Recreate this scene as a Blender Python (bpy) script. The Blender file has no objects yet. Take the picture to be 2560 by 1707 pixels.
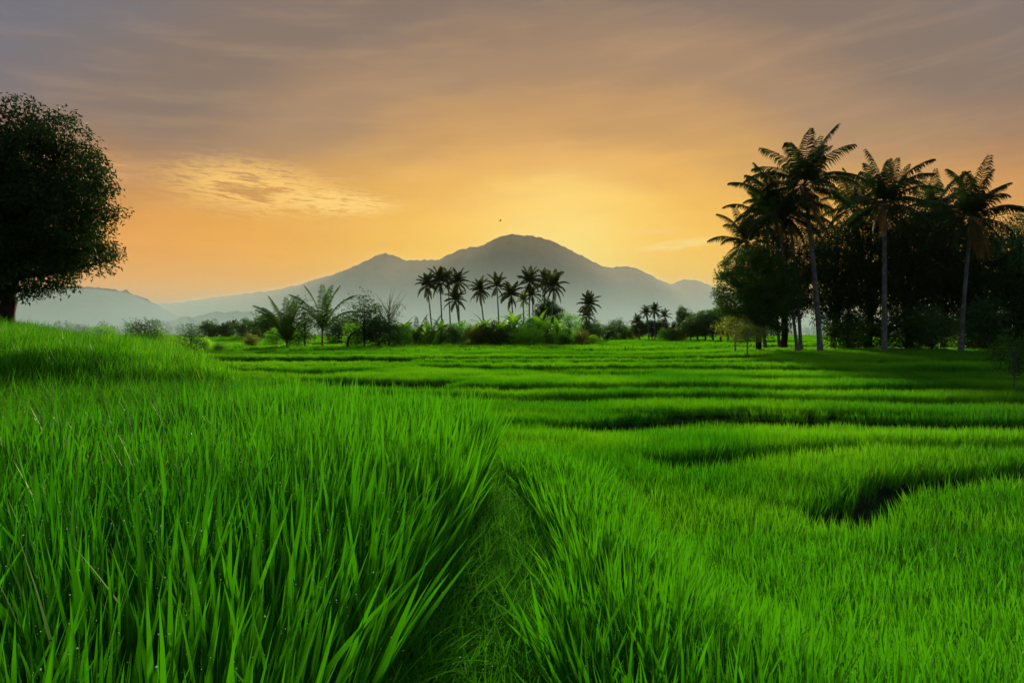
import bpy, math, random
import numpy as np
from mathutils import Vector, Matrix
R = math.radians
random.seed(7); rng = np.random.default_rng(11)
sc = bpy.context.scene; COL = sc.collection

# ------------------------------------------------------------------ camera
F = 1707.0            # focal length in photo pixels (photo 2560 x 1707)
HY = 840.0            # pixel row of the horizon
CZ = 4.0              # camera height above the world origin
cam = bpy.data.objects.new('camera', bpy.data.cameras.new('camera')); COL.objects.link(cam)
cam.location = (0, 0, CZ); cam.rotation_euler = (R(90), 0, 0)
cam.data.sensor_width = 36; cam.data.lens = 36*F/2560
cam.data.shift_y = -(853.5-HY)/2560
cam.data.clip_start = 0.05; cam.data.clip_end = 20000
sc.camera = cam

# ------------------------------------------------------------------ render / exposure
sc.view_settings.view_transform = 'Standard'; sc.view_settings.look = 'None'
sc.view_settings.exposure = 0.25; sc.view_settings.gamma = 1
cy = sc.cycles
cy.use_denoising = True
cy.max_bounces = 6; cy.diffuse_bounces = 3; cy.glossy_bounces = 2; cy.transmission_bounces = 3
cy.volume_bounces = 1; cy.transparent_max_bounces = 6
cy.sample_clamp_indirect = 4; cy.caustics_reflective = False; cy.caustics_refractive = False

SUN_AZ, SUN_EL = 2.5, 14.0
# ------------------------------------------------------------------ node helper
class NT:
    def __init__(s, nt): s.nt = nt
    def n(s, t, **kw):
        o = s.nt.nodes.new(t)
        for k, v in kw.items():
            if k.startswith('i_'): o.inputs[k[2:].replace('_', ' ')].default_value = v
            else: setattr(o, k, v)
        return o
    def link(s, a, b): s.nt.links.new(a, b)
    def m(s, op, a, b=None, c=None, clamp=False):
        o = s.nt.nodes.new('ShaderNodeMath'); o.operation = op; o.use_clamp = clamp
        for i, v in enumerate((a, b, c)):
            if v is None: continue
            if isinstance(v, (int, float)): o.inputs[i].default_value = v
            else: s.link(v, o.inputs[i])
        return o.outputs[0]
    def ss(s, v, a, b):      # smoothstep a..b
        o = s.nt.nodes.new('ShaderNodeMapRange'); o.interpolation_type = 'SMOOTHSTEP'
        s.link(v, o.inputs[0]); o.inputs[1].default_value = a; o.inputs[2].default_value = b
        return o.outputs[0]
    def mix(s, f, a, b, mode='MIX'):
        o = s.nt.nodes.new('ShaderNodeMix'); o.data_type = 'RGBA'; o.blend_type = mode
        for i, v in ((0, f), (6, a), (7, b)):
            if isinstance(v, (int, float)): o.inputs[i].default_value = v
            elif isinstance(v, tuple): o.inputs[i].default_value = (*v, 1)
            else: s.link(v, o.inputs[i])
        return o.outputs[2]
    def ramp(s, v, stops, interp='EASE'):
        o = s.nt.nodes.new('ShaderNodeValToRGB'); cr = o.color_ramp; cr.interpolation = interp
        while len(cr.elements) < len(stops): cr.elements.new(0.5)
        for e, (p, c) in zip(cr.elements, stops): e.position = p; e.color = (*c, 1)
        s.link(v, o.inputs[0]); return o.outputs[0]

def s2l(r, g, b):
    f = lambda c: (c/255/12.92) if c/255 <= .04045 else ((c/255+.055)/1.055)**2.4
    return (f(r), f(g), f(b))

# ------------------------------------------------------------------ world: sunrise sky
W = bpy.data.worlds.new('World'); sc.world = W; W.use_nodes = True
W.node_tree.nodes.clear(); w = NT(W.node_tree)
tc = w.n('ShaderNodeTexCoord'); sep = w.n('ShaderNodeSeparateXYZ'); w.link(tc.outputs['Generated'], sep.inputs[0])
X_, Y_, Z_ = sep.outputs
az = w.m('MULTIPLY', w.m('ARCTAN2', X_, Y_), 57.2958)
el = w.m('MULTIPLY', w.m('ARCSINE', w.m('MINIMUM', w.m('MAXIMUM', Z_, -1.0), 1.0)), 57.2958)
skyt = w.n('ShaderNodeTexSky', sky_type='NISHITA', sun_disc=False)
skyt.sun_elevation = R(4); skyt.sun_rotation = R(SUN_AZ); skyt.air_density = 1.5; skyt.dust_density = 3.0
# wispy noise that slowly warps the bands of colour
comb = w.n('ShaderNodeCombineXYZ'); w.link(w.m('MULTIPLY', az, .035), comb.inputs[0]); w.link(w.m('MULTIPLY', el, .13), comb.inputs[1])
nz = w.n('ShaderNodeTexNoise', i_Scale=1.3, i_Detail=7.0, i_Roughness=.6); w.link(comb.outputs[0], nz.inputs['Vector'])
wn = w.m('SUBTRACT', nz.outputs[0], .5)
dx = w.m('MULTIPLY', w.m('SUBTRACT', az, 4.0), .74); dy = w.m('MULTIPLY', w.m('SUBTRACT', el, 5.5), 1.28)
dist = w.m('SQRT', w.m('ADD', w.m('MULTIPLY', dx, dx), w.m('MULTIPLY', dy, dy)))
dist = w.m('ADD', dist, w.m('MULTIPLY', wn, 8.0))
rad = w.ramp(w.m('DIVIDE', dist, 55.0), [
    (0.0, s2l(255, 238, 150)), (.06, s2l(255, 226, 142)), (.13, s2l(252, 204, 118)), (.20, s2l(228, 172, 100)),
    (.28, s2l(198, 152, 98)), (.38, s2l(164, 133, 105)), (.50, s2l(130, 113, 103)), (.68, s2l(108, 110, 122)), (1.0, s2l(110, 122, 150))])
hor = w.ramp(w.m('DIVIDE', w.m('ABSOLUTE', w.m('SUBTRACT', az, 4.0)), 50.0), [
    (0.0, s2l(255, 226, 105)), (.2, s2l(255, 200, 48)), (.5, s2l(255, 174, 10)), (.75, s2l(250, 160, 22)), (1.0, s2l(205, 150, 90))])
hf = w.m('MULTIPLY', w.m('SUBTRACT', 1.0, w.ss(w.m('ADD', el, w.m('MULTIPLY', wn, 7.0)), 2.5, 17.5)), .98)
col = w.mix(hf, rad, hor)
comb3 = w.n('ShaderNodeCombineXYZ'); w.link(w.m('ADD', w.m('MULTIPLY', az, .05), w.m('MULTIPLY', el, .04)), comb3.inputs[0]); w.link(w.m('SUBTRACT', w.m('MULTIPLY', el, .42), w.m('MULTIPLY', az, .04)), comb3.inputs[1])
n3 = w.n('ShaderNodeTexNoise', i_Scale=1.6, i_Detail=9.0, i_Roughness=.62); w.link(comb3.outputs[0], n3.inputs['Vector'])
col = w.mix(w.m('MULTIPLY', w.ss(n3.outputs[0], .45, .75), .09), col, s2l(255, 205, 150)); col = w.mix(w.m('MULTIPLY', w.ss(n3.outputs[0], .50, .25), .05), col, s2l(90, 85, 95))
# streaky altocumulus
comb2 = w.n('ShaderNodeCombineXYZ'); w.link(w.m('MULTIPLY', az, .34), comb2.inputs[0]); w.link(w.m('ADD', w.m('MULTIPLY', el, 2.3), w.m('MULTIPLY', az, .12)), comb2.inputs[1])
cn = w.n('ShaderNodeTexNoise', i_Scale=1.2, i_Detail=11.0, i_Roughness=.70, i_Distortion=.25); w.link(comb2.outputs[0], cn.inputs['Vector'])
def cloud(az0, el0, ra, re, tilt, amt, colr, lo=.40, hi=.70):
    global col
    a = w.m('SUBTRACT', az, az0); e = w.m('SUBTRACT', w.m('SUBTRACT', el, el0), w.m('MULTIPLY', a, tilt))
    a = w.m('DIVIDE', a, ra); e = w.m('DIVIDE', e, re)
    d = w.m('SQRT', w.m('ADD', w.m('MULTIPLY', a, a), w.m('MULTIPLY', e, e)))
    msk = w.m('SUBTRACT', 1.0, w.ss(w.m('ADD', d, w.m('MULTIPLY', w.m('SUBTRACT', cn.outputs[0], .5), 3.0)), .45, 1.05))
    f = w.m('MULTIPLY', w.m('MULTIPLY', msk, w.ss(cn.outputs[0], lo, hi)), amt)
    col = w.mix(f, col, colr)
cloud(-20.2, 11.4, 8.6, 2.7, -.05, 1.0, s2l(255, 203, 108), .38, .58)
cloud(-14.0, 10.7, 5.4, 1.3, -.02, 1.0, s2l(255, 210, 118), .40, .52)
cloud(-30.5, 12.0, 3.5, 1.8, -.10, .6, s2l(240, 180, 110))
cloud(-21.0, 11.2, 3.2, .8, -.06, .55, s2l(188, 130, 66), .2, .4)
cloud(13.6, 7.4, 4.0, .5, .09, .9, s2l(255, 220, 130), .3, .55)
cloud(12.0, 8.5, 3.0, .3, .06, .6, s2l(255, 205, 120), .3, .55)
cloud(-24.0, 6.2, 9.0, .5, .0, .35, s2l(226, 150, 50), .4, .6)
# the rest of the dome, out of the picture: pale morning sky overhead and behind
up = w.ss(el, 30.0, 60.0)
col = w.mix(up, col, s2l(150, 164, 190))
back = w.ss(w.m('MULTIPLY', Y_, -1.0), -.25, .5)
col = w.mix(w.m('MULTIPLY', back, .9), col, s2l(92, 103, 122))
col = w.mix(w.m('SUBTRACT', 1.0, w.ss(el, -3.0, 0.0)), col, (.06, .09, .03))
bg1 = w.n('ShaderNodeBackground'); w.link(col, bg1.inputs[0]); bg1.inputs[1].default_value = 0.86
bg2 = w.n('ShaderNodeBackground'); w.link(skyt.outputs[0], bg2.inputs[0]); bg2.inputs[1].default_value = 0.001
ad = w.n('ShaderNodeAddShader'); w.link(bg1.outputs[0], ad.inputs[0]); w.link(bg2.outputs[0], ad.inputs[1])
wo = w.n('ShaderNodeOutputWorld'); w.link(ad.outputs[0], wo.inputs[0])
W.cycles.sampling_method = 'MANUAL'; W.cycles.sample_map_resolution = 512

sl = bpy.data.lights.new('sun', 'SUN'); sl.energy = 5.0; sl.angle = R(6.0); sl.color = (1.0, .80, .46)
sun = bpy.data.objects.new('sun', sl); COL.objects.link(sun)
d = Vector((math.sin(R(SUN_AZ))*math.cos(R(SUN_EL)), math.cos(R(SUN_AZ))*math.cos(R(SUN_EL)), math.sin(R(SUN_EL))))
sun.rotation_euler = d.to_track_quat('Z', 'Y').to_euler(); sun.location = (0, 0, 50)

# ------------------------------------------------------------------ helpers
def tag(o, label=None, cat=None, group=None, kind=None):
    if label: o['label'] = label
    if cat: o['category'] = cat
    if group: o['group'] = group
    if kind: o['kind'] = kind
    return o
def mesh_np(name, V, T, mats, var=None, mi=None, smooth=False):
    me = bpy.data.meshes.new(name); V = np.asarray(V, np.float32); T = np.asarray(T, np.int32)
    me.vertices.add(len(V)); me.vertices.foreach_set('co', V.ravel())
    k = T.shape[1]; n = len(T)
    me.loops.add(n*k); me.loops.foreach_set('vertex_index', T.ravel())
    me.polygons.add(n); me.polygons.foreach_set('loop_start', np.arange(0, n*k, k, dtype=np.int32))
    for m_ in (mats if isinstance(mats, (list, tuple)) else [mats]): me.materials.append(m_)
    if mi is not None: me.polygons.foreach_set('material_index', np.asarray(mi, np.int32))
    me.update(calc_edges=True)
    if smooth: me.polygons.foreach_set('use_smooth', np.ones(n, bool))
    if var is not None:
        a = me.attributes.new('var', 'FLOAT', 'POINT'); a.data.foreach_set('value', np.asarray(var, np.float32))
    me.validate(); return me
def link(name, me, parent=None, loc=(0, 0, 0)):
    o = bpy.data.objects.new(name, me); COL.objects.link(o); o.location = loc
    if parent: o.parent = parent
    return o
def empty(name, loc, rz=0, s=1.0):
    o = bpy.data.objects.new(name, None); COL.objects.link(o); o.location = loc; o.rotation_euler = (0, 0, rz); o.scale = (s,)*3
    o.empty_display_size = .3
    return o
def sstep(x): x = np.clip(x, 0, 1); return x*x*(3-2*x)
def hash2(ix, iy, seed):
    h = (ix.astype(np.int64)*374761393 + iy.astype(np.int64)*668265263 + seed*974634777) & 0x7fffffff
    h = ((h ^ (h >> 13))*1274126177) & 0x7fffffff
    return ((h ^ (h >> 16)) & 0xffff)/65535.0
def vnoise(x, y, seed=0):
    x = np.asarray(x, float); y = np.asarray(y, float)
    ix = np.floor(x); iy = np.floor(y); fx = x-ix; fy = y-iy; fx = fx*fx*(3-2*fx); fy = fy*fy*(3-2*fy)
    a = hash2(ix, iy, seed); b = hash2(ix+1, iy, seed); c = hash2(ix, iy+1, seed); d_ = hash2(ix+1, iy+1, seed)
    return (a*(1-fx)+b*fx)*(1-fy)+(c*(1-fx)+d_*fx)*fy
def fbm(x, y, seed=0, o=4):
    s = 0; a = .5
    for i in range(o): s = s+a*(vnoise(x*2**i, y*2**i, seed+i)-.5); a *= .5
    return s
def tube(pts, rad, seg=8):
    pts = np.asarray(pts, float); n = len(pts); V = []; T = []
    tan = np.gradient(pts, axis=0); tan /= np.linalg.norm(tan, axis=1)[:, None]+1e-9
    for i in range(n):
        t = tan[i]; a = np.cross(t, (0.31, 0.95, 0.05)); a /= np.linalg.norm(a)+1e-9; b = np.cross(t, a)
        for j in range(seg):
            an = 2*math.pi*j/seg; V.append(pts[i]+rad[i]*(math.cos(an)*a+math.sin(an)*b))
    for i in range(n-1):
        for j in range(seg):
            p = i*seg+j; q = i*seg+(j+1) % seg; T += [(p, q, q+seg), (p, q+seg, p+seg)]
    V.append(pts[-1]+tan[-1]*rad[-1]*.5); c = len(V)-1
    for j in range(seg): T.append(((n-1)*seg+j, (n-1)*seg+(j+1) % seg, c))
    return np.array(V), np.array(T)
class Acc:
    def __init__(s): s.V = []; s.T = []; s.var = []; s.mi = []; s.n = 0
    def add(s, V, T, var=0.5, mi=0):
        V = np.asarray(V); T = np.asarray(T)
        s.V.append(V); s.T.append(T+s.n); s.n += len(V)
        s.var.append(np.broadcast_to(np.asarray(var, float), (len(V),))); s.mi.append(np.full(len(T), mi))
        return s
    def mesh(s, name, mats, smooth=False):
        return mesh_np(name, np.concatenate(s.V), np.concatenate(s.T), mats, np.concatenate(s.var), np.concatenate(s.mi), smooth)

# ------------------------------------------------------------------ materials
MAT = {}
def foliage(name, c1, c2, trans=.45, rough=.5, spec=.4, tcol=None, patch=None, yellow=0.0, tmul=1.6):
    m = bpy.data.materials.new(name); m.use_nodes = True; m.node_tree.nodes.clear(); k = NT(m.node_tree)
    at = k.n('ShaderNodeAttribute', attribute_name='var'); oi = k.n('ShaderNodeObjectInfo')
    f = k.m('FRACT', k.m('ADD', at.outputs['Fac'], k.m('MULTIPLY', oi.outputs['Random'], 7.0))) if yellow else k.m('ADD', k.m('MULTIPLY', at.outputs['Fac'], .7), k.m('MULTIPLY', oi.outputs['Random'], .3))
    c = k.mix(f, c1, c2)
    if patch:
        g = k.n('ShaderNodeNewGeometry'); nn = k.n('ShaderNodeTexNoise', i_Scale=patch[1], i_Detail=3.0)
        k.link(g.outputs['Position'], nn.inputs['Vector'])
        c = k.mix(k.ss(nn.outputs[0], .38, .66), c, patch[0])
    if yellow:
        c = k.mix(k.m('GREATER_THAN', k.m('FRACT', k.m('ADD', k.m('MULTIPLY', at.outputs['Fac'], 37.0), k.m('MULTIPLY', oi.outputs['Random'], 91.0))), 1-yellow), c, (.42, .33, .03))
    b = k.n('ShaderNodeBsdfPrincipled', i_Roughness=rough); b.inputs['Specular IOR Level'].default_value = spec
    k.link(c, b.inputs['Base Color'])
    t = k.n('ShaderNodeBsdfTranslucent'); tc_ = k.mix(1.0, c, tcol or (tmul, tmul, tmul*.6), 'MULTIPLY'); k.link(tc_, t.inputs[0])
    mx = k.n('ShaderNodeMixShader'); mx.inputs[0].default_value = trans
    k.link(b.outputs[0], mx.inputs[1]); k.link(t.outputs[0], mx.inputs[2])
    o = k.n('ShaderNodeOutputMaterial'); k.link(mx.outputs[0], o.inputs[0]); MAT[name] = m; return m
def plain(name, c1, c2, scale=4, rough=.85, bump=0.0, wave=0.0, spec=.3, detail=6.0):
    m = bpy.data.materials.new(name); m.use_nodes = True; m.node_tree.nodes.clear(); k = NT(m.node_tree)
    tcn = k.n('ShaderNodeTexCoord'); nn = k.n('ShaderNodeTexNoise', i_Scale=scale, i_Detail=detail, i_Roughness=.6)
    k.link(tcn.outputs['Object'], nn.inputs['Vector']); f = k.ss(nn.outputs[0], .35, .65)
    if wave:
        wv = k.n('ShaderNodeTexWave', bands_direction='Z', i_Scale=wave, i_Distortion=1.5, i_Detail=2.0)
        k.link(tcn.outputs['Object'], wv.inputs['Vector']); f = k.m('MULTIPLY', f, k.m('ADD', k.m('MULTIPLY', wv.outputs['Fac'], .6), .4))
    c = k.mix(f, c1, c2)
    b = k.n('ShaderNodeBsdfPrincipled', i_Roughness=rough); b.inputs['Specular IOR Level'].default_value = spec; k.link(c, b.inputs['Base Color'])
    if bump:
        bp = k.n('ShaderNodeBump', i_Strength=bump, i_Distance=.05); k.link(f, bp.inputs['Height']); k.link(bp.outputs[0], b.inputs['Normal'])
    o = k.n('ShaderNodeOutputMaterial'); k.link(b.outputs[0], o.inputs[0]); MAT[name] = m; return m

foliage('rice', (.006, .085, .0015), (.050, .285, .003), trans=.42, rough=.45, spec=.25, tcol=(1.35, 1.65, .8), patch=((.075, .31, .004), .15), yellow=.0002)
foliage('rice_far', (.028, .20, .003), (.095, .35, .005), trans=.45, tcol=(1.5, 1.6, .8), rough=.6, spec=.15, patch=((.14, .42, .009), .06))
foliage('rice_mid', (.014, .15, .002), (.065, .31, .004), trans=.45, rough=.5, spec=.2, tcol=(1.5, 1.65, .8), patch=((.13, .39, .006), .15), yellow=.0004)
foliage('weed', (.03, .20, .006), (.09, .38, .016), trans=.3, rough=.8, spec=.05, yellow=.0001)
foliage('bank_grass', (.020, .14, .003), (.060, .28, .006), trans=.42, rough=.75, spec=.06, patch=((.065, .27, .008), .5), yellow=.0015)
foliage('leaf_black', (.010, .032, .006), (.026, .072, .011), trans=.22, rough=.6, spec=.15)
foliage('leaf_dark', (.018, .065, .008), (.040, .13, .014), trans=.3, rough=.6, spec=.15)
foliage('leaf_mid', (.06, .21, .010), (.14, .38, .018), trans=.55, tmul=2.0)
foliage('leaf_light', (.13, .34, .014), (.25, .50, .025), trans=.6, tmul=2.0)
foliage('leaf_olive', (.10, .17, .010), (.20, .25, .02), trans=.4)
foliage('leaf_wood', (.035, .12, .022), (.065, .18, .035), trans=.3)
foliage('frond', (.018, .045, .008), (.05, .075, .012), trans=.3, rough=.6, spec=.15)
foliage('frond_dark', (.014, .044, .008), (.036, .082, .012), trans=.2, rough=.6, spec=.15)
foliage('frond_young', (.035, .12, .006), (.09, .20, .012), trans=.35, rough=.8, spec=.05, tmul=1.2)
foliage('frond_dry', (.16, .10, .02), (.30, .17, .03), trans=.4)
plain('bark_dark', (.014, .010, .008), (.04, .03, .022), 3, .9, .5)
plain('bark_palm', (.10, .105, .10), (.26, .265, .26), 2.5, .85, .4, wave=1.6)
plain('bark_palm_far', (.06, .055, .05), (.14, .13, .12), 2, .9)
plain('bark_young', (.22, .10, .03), (.32, .16, .05), 6, .8)
plain('soil', (.018, .014, .009), (.045, .035, .02), 3, .7, .3)
plain('coconut', (.10, .09, .02), (.16, .13, .03), 8, .5)
plain('bird', (.02, .018, .015), (.04, .03, .025), 20, .7)
m = bpy.data.materials.new('dew'); m.use_nodes = True; m.node_tree.nodes.clear(); k = NT(m.node_tree)
b = k.n('ShaderNodeBsdfPrincipled', i_Roughness=.1); b.inputs['Base Color'].default_value = (.85, .95, .95, 1)
t = k.n('ShaderNodeBsdfTranslucent'); t.inputs[0].default_value = (.85, .97, 1, 1); mx = k.n('ShaderNodeMixShader'); mx.inputs[0].default_value = .6
k.link(b.outputs[0], mx.inputs[1]); k.link(t.outputs[0], mx.inputs[2]); o = k.n('ShaderNodeOutputMaterial'); k.link(mx.outputs[0], o.inputs[0]); MAT['dew'] = m
m = bpy.data.materials.new('puddle'); m.use_nodes = True; b = m.node_tree.nodes['Principled BSDF']
b.inputs['Base Color'].default_value = (.01, .012, .008, 1); b.inputs['Roughness'].default_value = .05
MAT['puddle'] = m

# ------------------------------------------------------------------ terrain (all heights relative to the camera)
def solve(px, py, H): Y = F*abs(H)/(py-HY); return (px-1280)/F*Y, Y
# terrace edges: rice-top height in front, photo points of the edge, gap width, gap depth, fade left / right (bool)
K = [
 (-2.45, [(1960, 1262), (2060, 1278), (2180, 1270), (2270, 1232), (2330, 1198), (2450, 1172), (2620, 1158)], 1.4, .3, 1, 0),
 (-2.56, [(1600, 1160), (1720, 1150), (1800, 1142), (2000, 1122), (2200, 1108), (2620, 1103)], 1.8, .35, 1, 0),
 (-3.02, [(1350, 1082), (1480, 1080), (1600, 1063), (1800, 1051), (2000, 1057), (2620, 1070)], 2.9, .45, 1, 0),
 (-2.84, [(1480, 1024), (1900, 1020), (2620, 1030)], .6, .1, 1, 0),
 (-2.74, [(1020, 987), (1300, 994), (1800, 992), (2620, 1006)], 2.3, .3, 0, 0),
 (-2.56, [(880, 963), (1300, 968), (1800, 966), (2620, 975)], 2.0, .35, 0, 0),
 (-2.33, [(740, 945), (1130, 948), (1200, 946)], 2.8, .35, 0, 1),
 (-2.33, [(1820, 940), (2000, 942), (2620, 948)], 2.6, .35, 1, 0),
 (-2.22, [(1300, 927), (1500, 929), (1690, 927)], 2.6, .35, 1, 1),
 (-2.16, [(500, 920), (800, 926), (950, 922)], 3.2, .4, 0, 1),
 (-2.10, [(1000, 915), (1600, 917), (2620, 922)], 2.4, .3, 1, 0),
 (-1.98, [(850, 903), (1500, 904), (2620, 906)], 3.0, .4, 0, 0),
 (-1.88, [(440, 894), (700, 900), (860, 898)], 4.0, .4, 0, 1),
 (-1.80, [(800, 893), (1500, 893), (2000, 892)], 3.2, .4, 0, 1),
 (-1.72, [(600, 884), (1300, 885), (1750, 884)], 3.6, .4, 0, 0),
 (-1.64, [(700, 876), (1300, 877), (1600, 876)], 4.5, .4, 0, 0),
]
KW = []
for i, (H, pts, gap, dep, fl, fr) in enumerate(K):
    w_ = np.array([solve(x, y, H) for x, y in pts]); w_[:, 1] += gap; o = np.argsort(w_[:, 0]); w_ = w_[o]
    KW.append((w_[:, 0], w_[:, 1], gap, dep, fl, fr, H))
def xa(Y): return np.interp(Y, [0, 3.1, 4.1, 6.6, 7.6, 8.5, 9.75, 12, 15.7, 20, 30, 40, 60], [-.58, -.56, -.42, -.32, -.3, -1.0, -2.1, -4.0, -6.3, -9, -15, -20, -32])
def fades(X, k):
    xs, ys, gap, dep, fl, fr, H = KW[k]; L = np.ones_like(X); wd = max(.5, .07*ys.mean())
    if fl: L = L*sstep((X-xs[0])/wd)
    if fr: L = L*sstep((xs[-1]-X)/wd)
    return L
def edge_y(X, k):
    xs, ys = KW[k][0], KW[k][1]
    return np.interp(X, xs, ys)+.012*ys.mean()*np.sin(X*14/ys.mean()+k)+.012*ys.mean()*fbm(X*9/ys.mean(), X*0+k*7.3, 60+k, 3)
def fC(X): return 12+.35*(X+10)
def bank(X, Y):
    q = -X/np.maximum(Y, 1.0)
    r = np.interp(q, [.36, .45, .55, .62, .75, .9], [0, .33, .56, .68, .82, .88])*sstep((Y-fC(X)+1.2)/3.0)*(1+.4*fbm(X*.5, Y*.5, 91, 3))
    r = r+np.clip((Y-14)*.03, 0, .45)*sstep((q-.60)/.13)
    return r
def ground(X, Y):
    X = np.asarray(X, float); Y = np.asarray(Y, float)
    z = np.interp(Y, [-20, 1, 3, 6, 9, 15, 19.2, 21.2], [-1.68, -1.70, -2.0, -2.72, -2.95, -3.0, -3.08, -3.50])
    prev = -1.75
    for k in range(len(KW)):
        H = KW[k+1][6] if k+1 < len(KW) else -1.58
        st = (H-KW[k][6]) if k >= 2 else 0.0; fy = edge_y(X, k); fa = fades(X, k); gap, dep = KW[k][2], KW[k][3]
        wd = .10+.004*fy
        z = z+st*sstep((Y-fy)/wd+.5)
        z = z-dep*fa*sstep((Y-(fy-gap))/wd+.5)*(1-sstep((Y-fy)/wd+.5))
    z = z+sstep((X-12)/16)*sstep((Y-42)/26)*.30*(1-sstep((Y-160)/80))
    z = z+np.interp(Y, [0, 120, 180, 260, 420, 900, 4000], [0, 0, .35, 1.5, 2.6, 3.0, 3.0])
    xl = xa(Y); tp = sstep((X-xl-.75)/1.7); wy = 1-sstep((Y-7.2)/3.0); z = z*(1-wy)+(-1.62*(1-tp)+z*tp)*wy
    wdt = np.interp(Y, [0, 7, 9, 30], [.5, .5, 1.0, 3.0])
    pl = sstep((xl+.1-X)/wdt+.5)*(1-sstep((Y-46)/10))
    zl = -1.3+bank(X, Y)
    z = z*(1-pl)+zl*pl
    ch = np.exp(-((X-xl-.38)/.22)**2)*(1-sstep((Y-6.2)/1.6))*.0
    return z-ch+fbm(X*.9, Y*.9, 5)*.05
def gz(x, y): return float(ground(np.array([x]), np.array([y]))[0])+CZ
def in_gap(X, Y, jit=0, mg=0.0):
    m_ = np.zeros(len(X), bool)
    for k in range(len(KW)):
        fy = edge_y(X, k)+jit; fa = fades(X, k); gap = KW[k][2]
        m_ |= (fa > .15) & (Y < fy+mg) & (Y > fy-gap*fa*1.0-mg)
    return m_
def path_mask(X, Y):    # trodden weedy bund between the two nearest paddies
    xl = xa(Y); hw = np.interp(Y, [0, 5, 6.6, 7.6], [.40, .38, .22, .10]); c = xl+hw+np.interp(Y, [0, 3], [.0, .02])
    return (np.abs(X-c) < hw) & (Y < 7.9)
def weed_mask(X, Y): return (X < -3.7-.4*np.sin(Y*1.3)-np.clip(Y-11, 0, 9)*.5) & (Y > 4.9+.5*np.sin(X*2)) & (Y < fC(X)+.1)
def grass_mask(X, Y): return (X < -4.6) & (Y >= fC(X)+.1) & (X < xa(Y)) & (Y < 60)

xs = np.concatenate([-np.geomspace(45, 4200, 40)[::-1], np.linspace(-44, -12, 100), np.linspace(-11.8, 14, 200), np.linspace(14.3, 50, 110), np.geomspace(52, 4200, 40)])
ys = np.concatenate([-np.geomspace(8, 1500, 14)[::-1], np.linspace(-7, .5, 14), np.linspace(.7, 30, 260), np.linspace(30.2, 100, 230), np.geomspace(101, 3900, 90)])
GX, GY = np.meshgrid(xs, ys); GZ = ground(GX.ravel(), GY.ravel())
V = np.stack([GX.ravel(), GY.ravel(), GZ+CZ], 1); nx, ny = len(xs), len(ys)
ii = (np.arange(ny-1)[:, None]*nx+np.arange(nx-1)[None]).ravel()
Q = np.stack([ii, ii+1, ii+nx+1, ii+nx], 1)
gcol = sstep((V[:, 1]-45)/120)
m = bpy.data.materials.new('ground'); m.use_nodes = True; m.node_tree.nodes.clear(); k = NT(m.node_tree)
at = k.n('ShaderNodeAttribute', attribute_name='var'); g = k.n('ShaderNodeNewGeometry')
n1 = k.n('ShaderNodeTexNoise', i_Scale=2.5, i_Detail=8.0); k.link(g.outputs['Position'], n1.inputs['Vector'])
n2 = k.n('ShaderNodeTexNoise', i_Scale=.02, i_Detail=4.0); k.link(g.outputs['Position'], n2.inputs['Vector'])
mud = k.mix(k.ss(n1.outputs[0], .35, .65), (.008, .014, .004), (.014, .034, .006))
fld = k.mix(k.ss(n2.outputs[0], .4, .6), (.05, .20, .008), (.11, .30, .012))
b = k.n('ShaderNodeBsdfPrincipled', i_Roughness=.9); k.link(k.mix(at.outputs['Fac'], mud, fld), b.inputs['Base Color'])
b.inputs['Specular IOR Level'].default_value = .1
o = k.n('ShaderNodeOutputMaterial'); k.link(b.outputs[0], o.inputs[0])
tag(link('ground', mesh_np('ground', V, Q, m, gcol, smooth=True)), 'terraced rice land stepping away to the misty plain', 'ground', kind='structure')

# ------------------------------------------------------------------ hills
m = bpy.data.materials.new('mountain_forest'); m.use_nodes = True; m.node_tree.nodes.clear(); k = NT(m.node_tree)
g = k.n('ShaderNodeNewGeometry'); n1 = k.n('ShaderNodeTexNoise', i_Scale=.03, i_Detail=8.0, i_Roughness=.65); k.link(g.outputs['Position'], n1.inputs['Vector'])
b = k.n('ShaderNodeBsdfPrincipled', i_Roughness=1.0); b.inputs['Specular IOR Level'].default_value = 0
k.link(k.mix(k.ss(n1.outputs[0], .35, .65), (.022, .030, .014), (.050, .065, .022)), b.inputs['Base Color'])
bp = k.n('ShaderNodeBump', i_Strength=.8, i_Distance=12.0); k.link(n1.outputs[0], bp.inputs['Height']); k.link(bp.outputs[0], b.inputs['Normal'])
o = k.n('ShaderNodeOutputMaterial'); k.link(b.outputs[0], o.inputs[0]); MAT['mountain_forest'] = m
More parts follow.
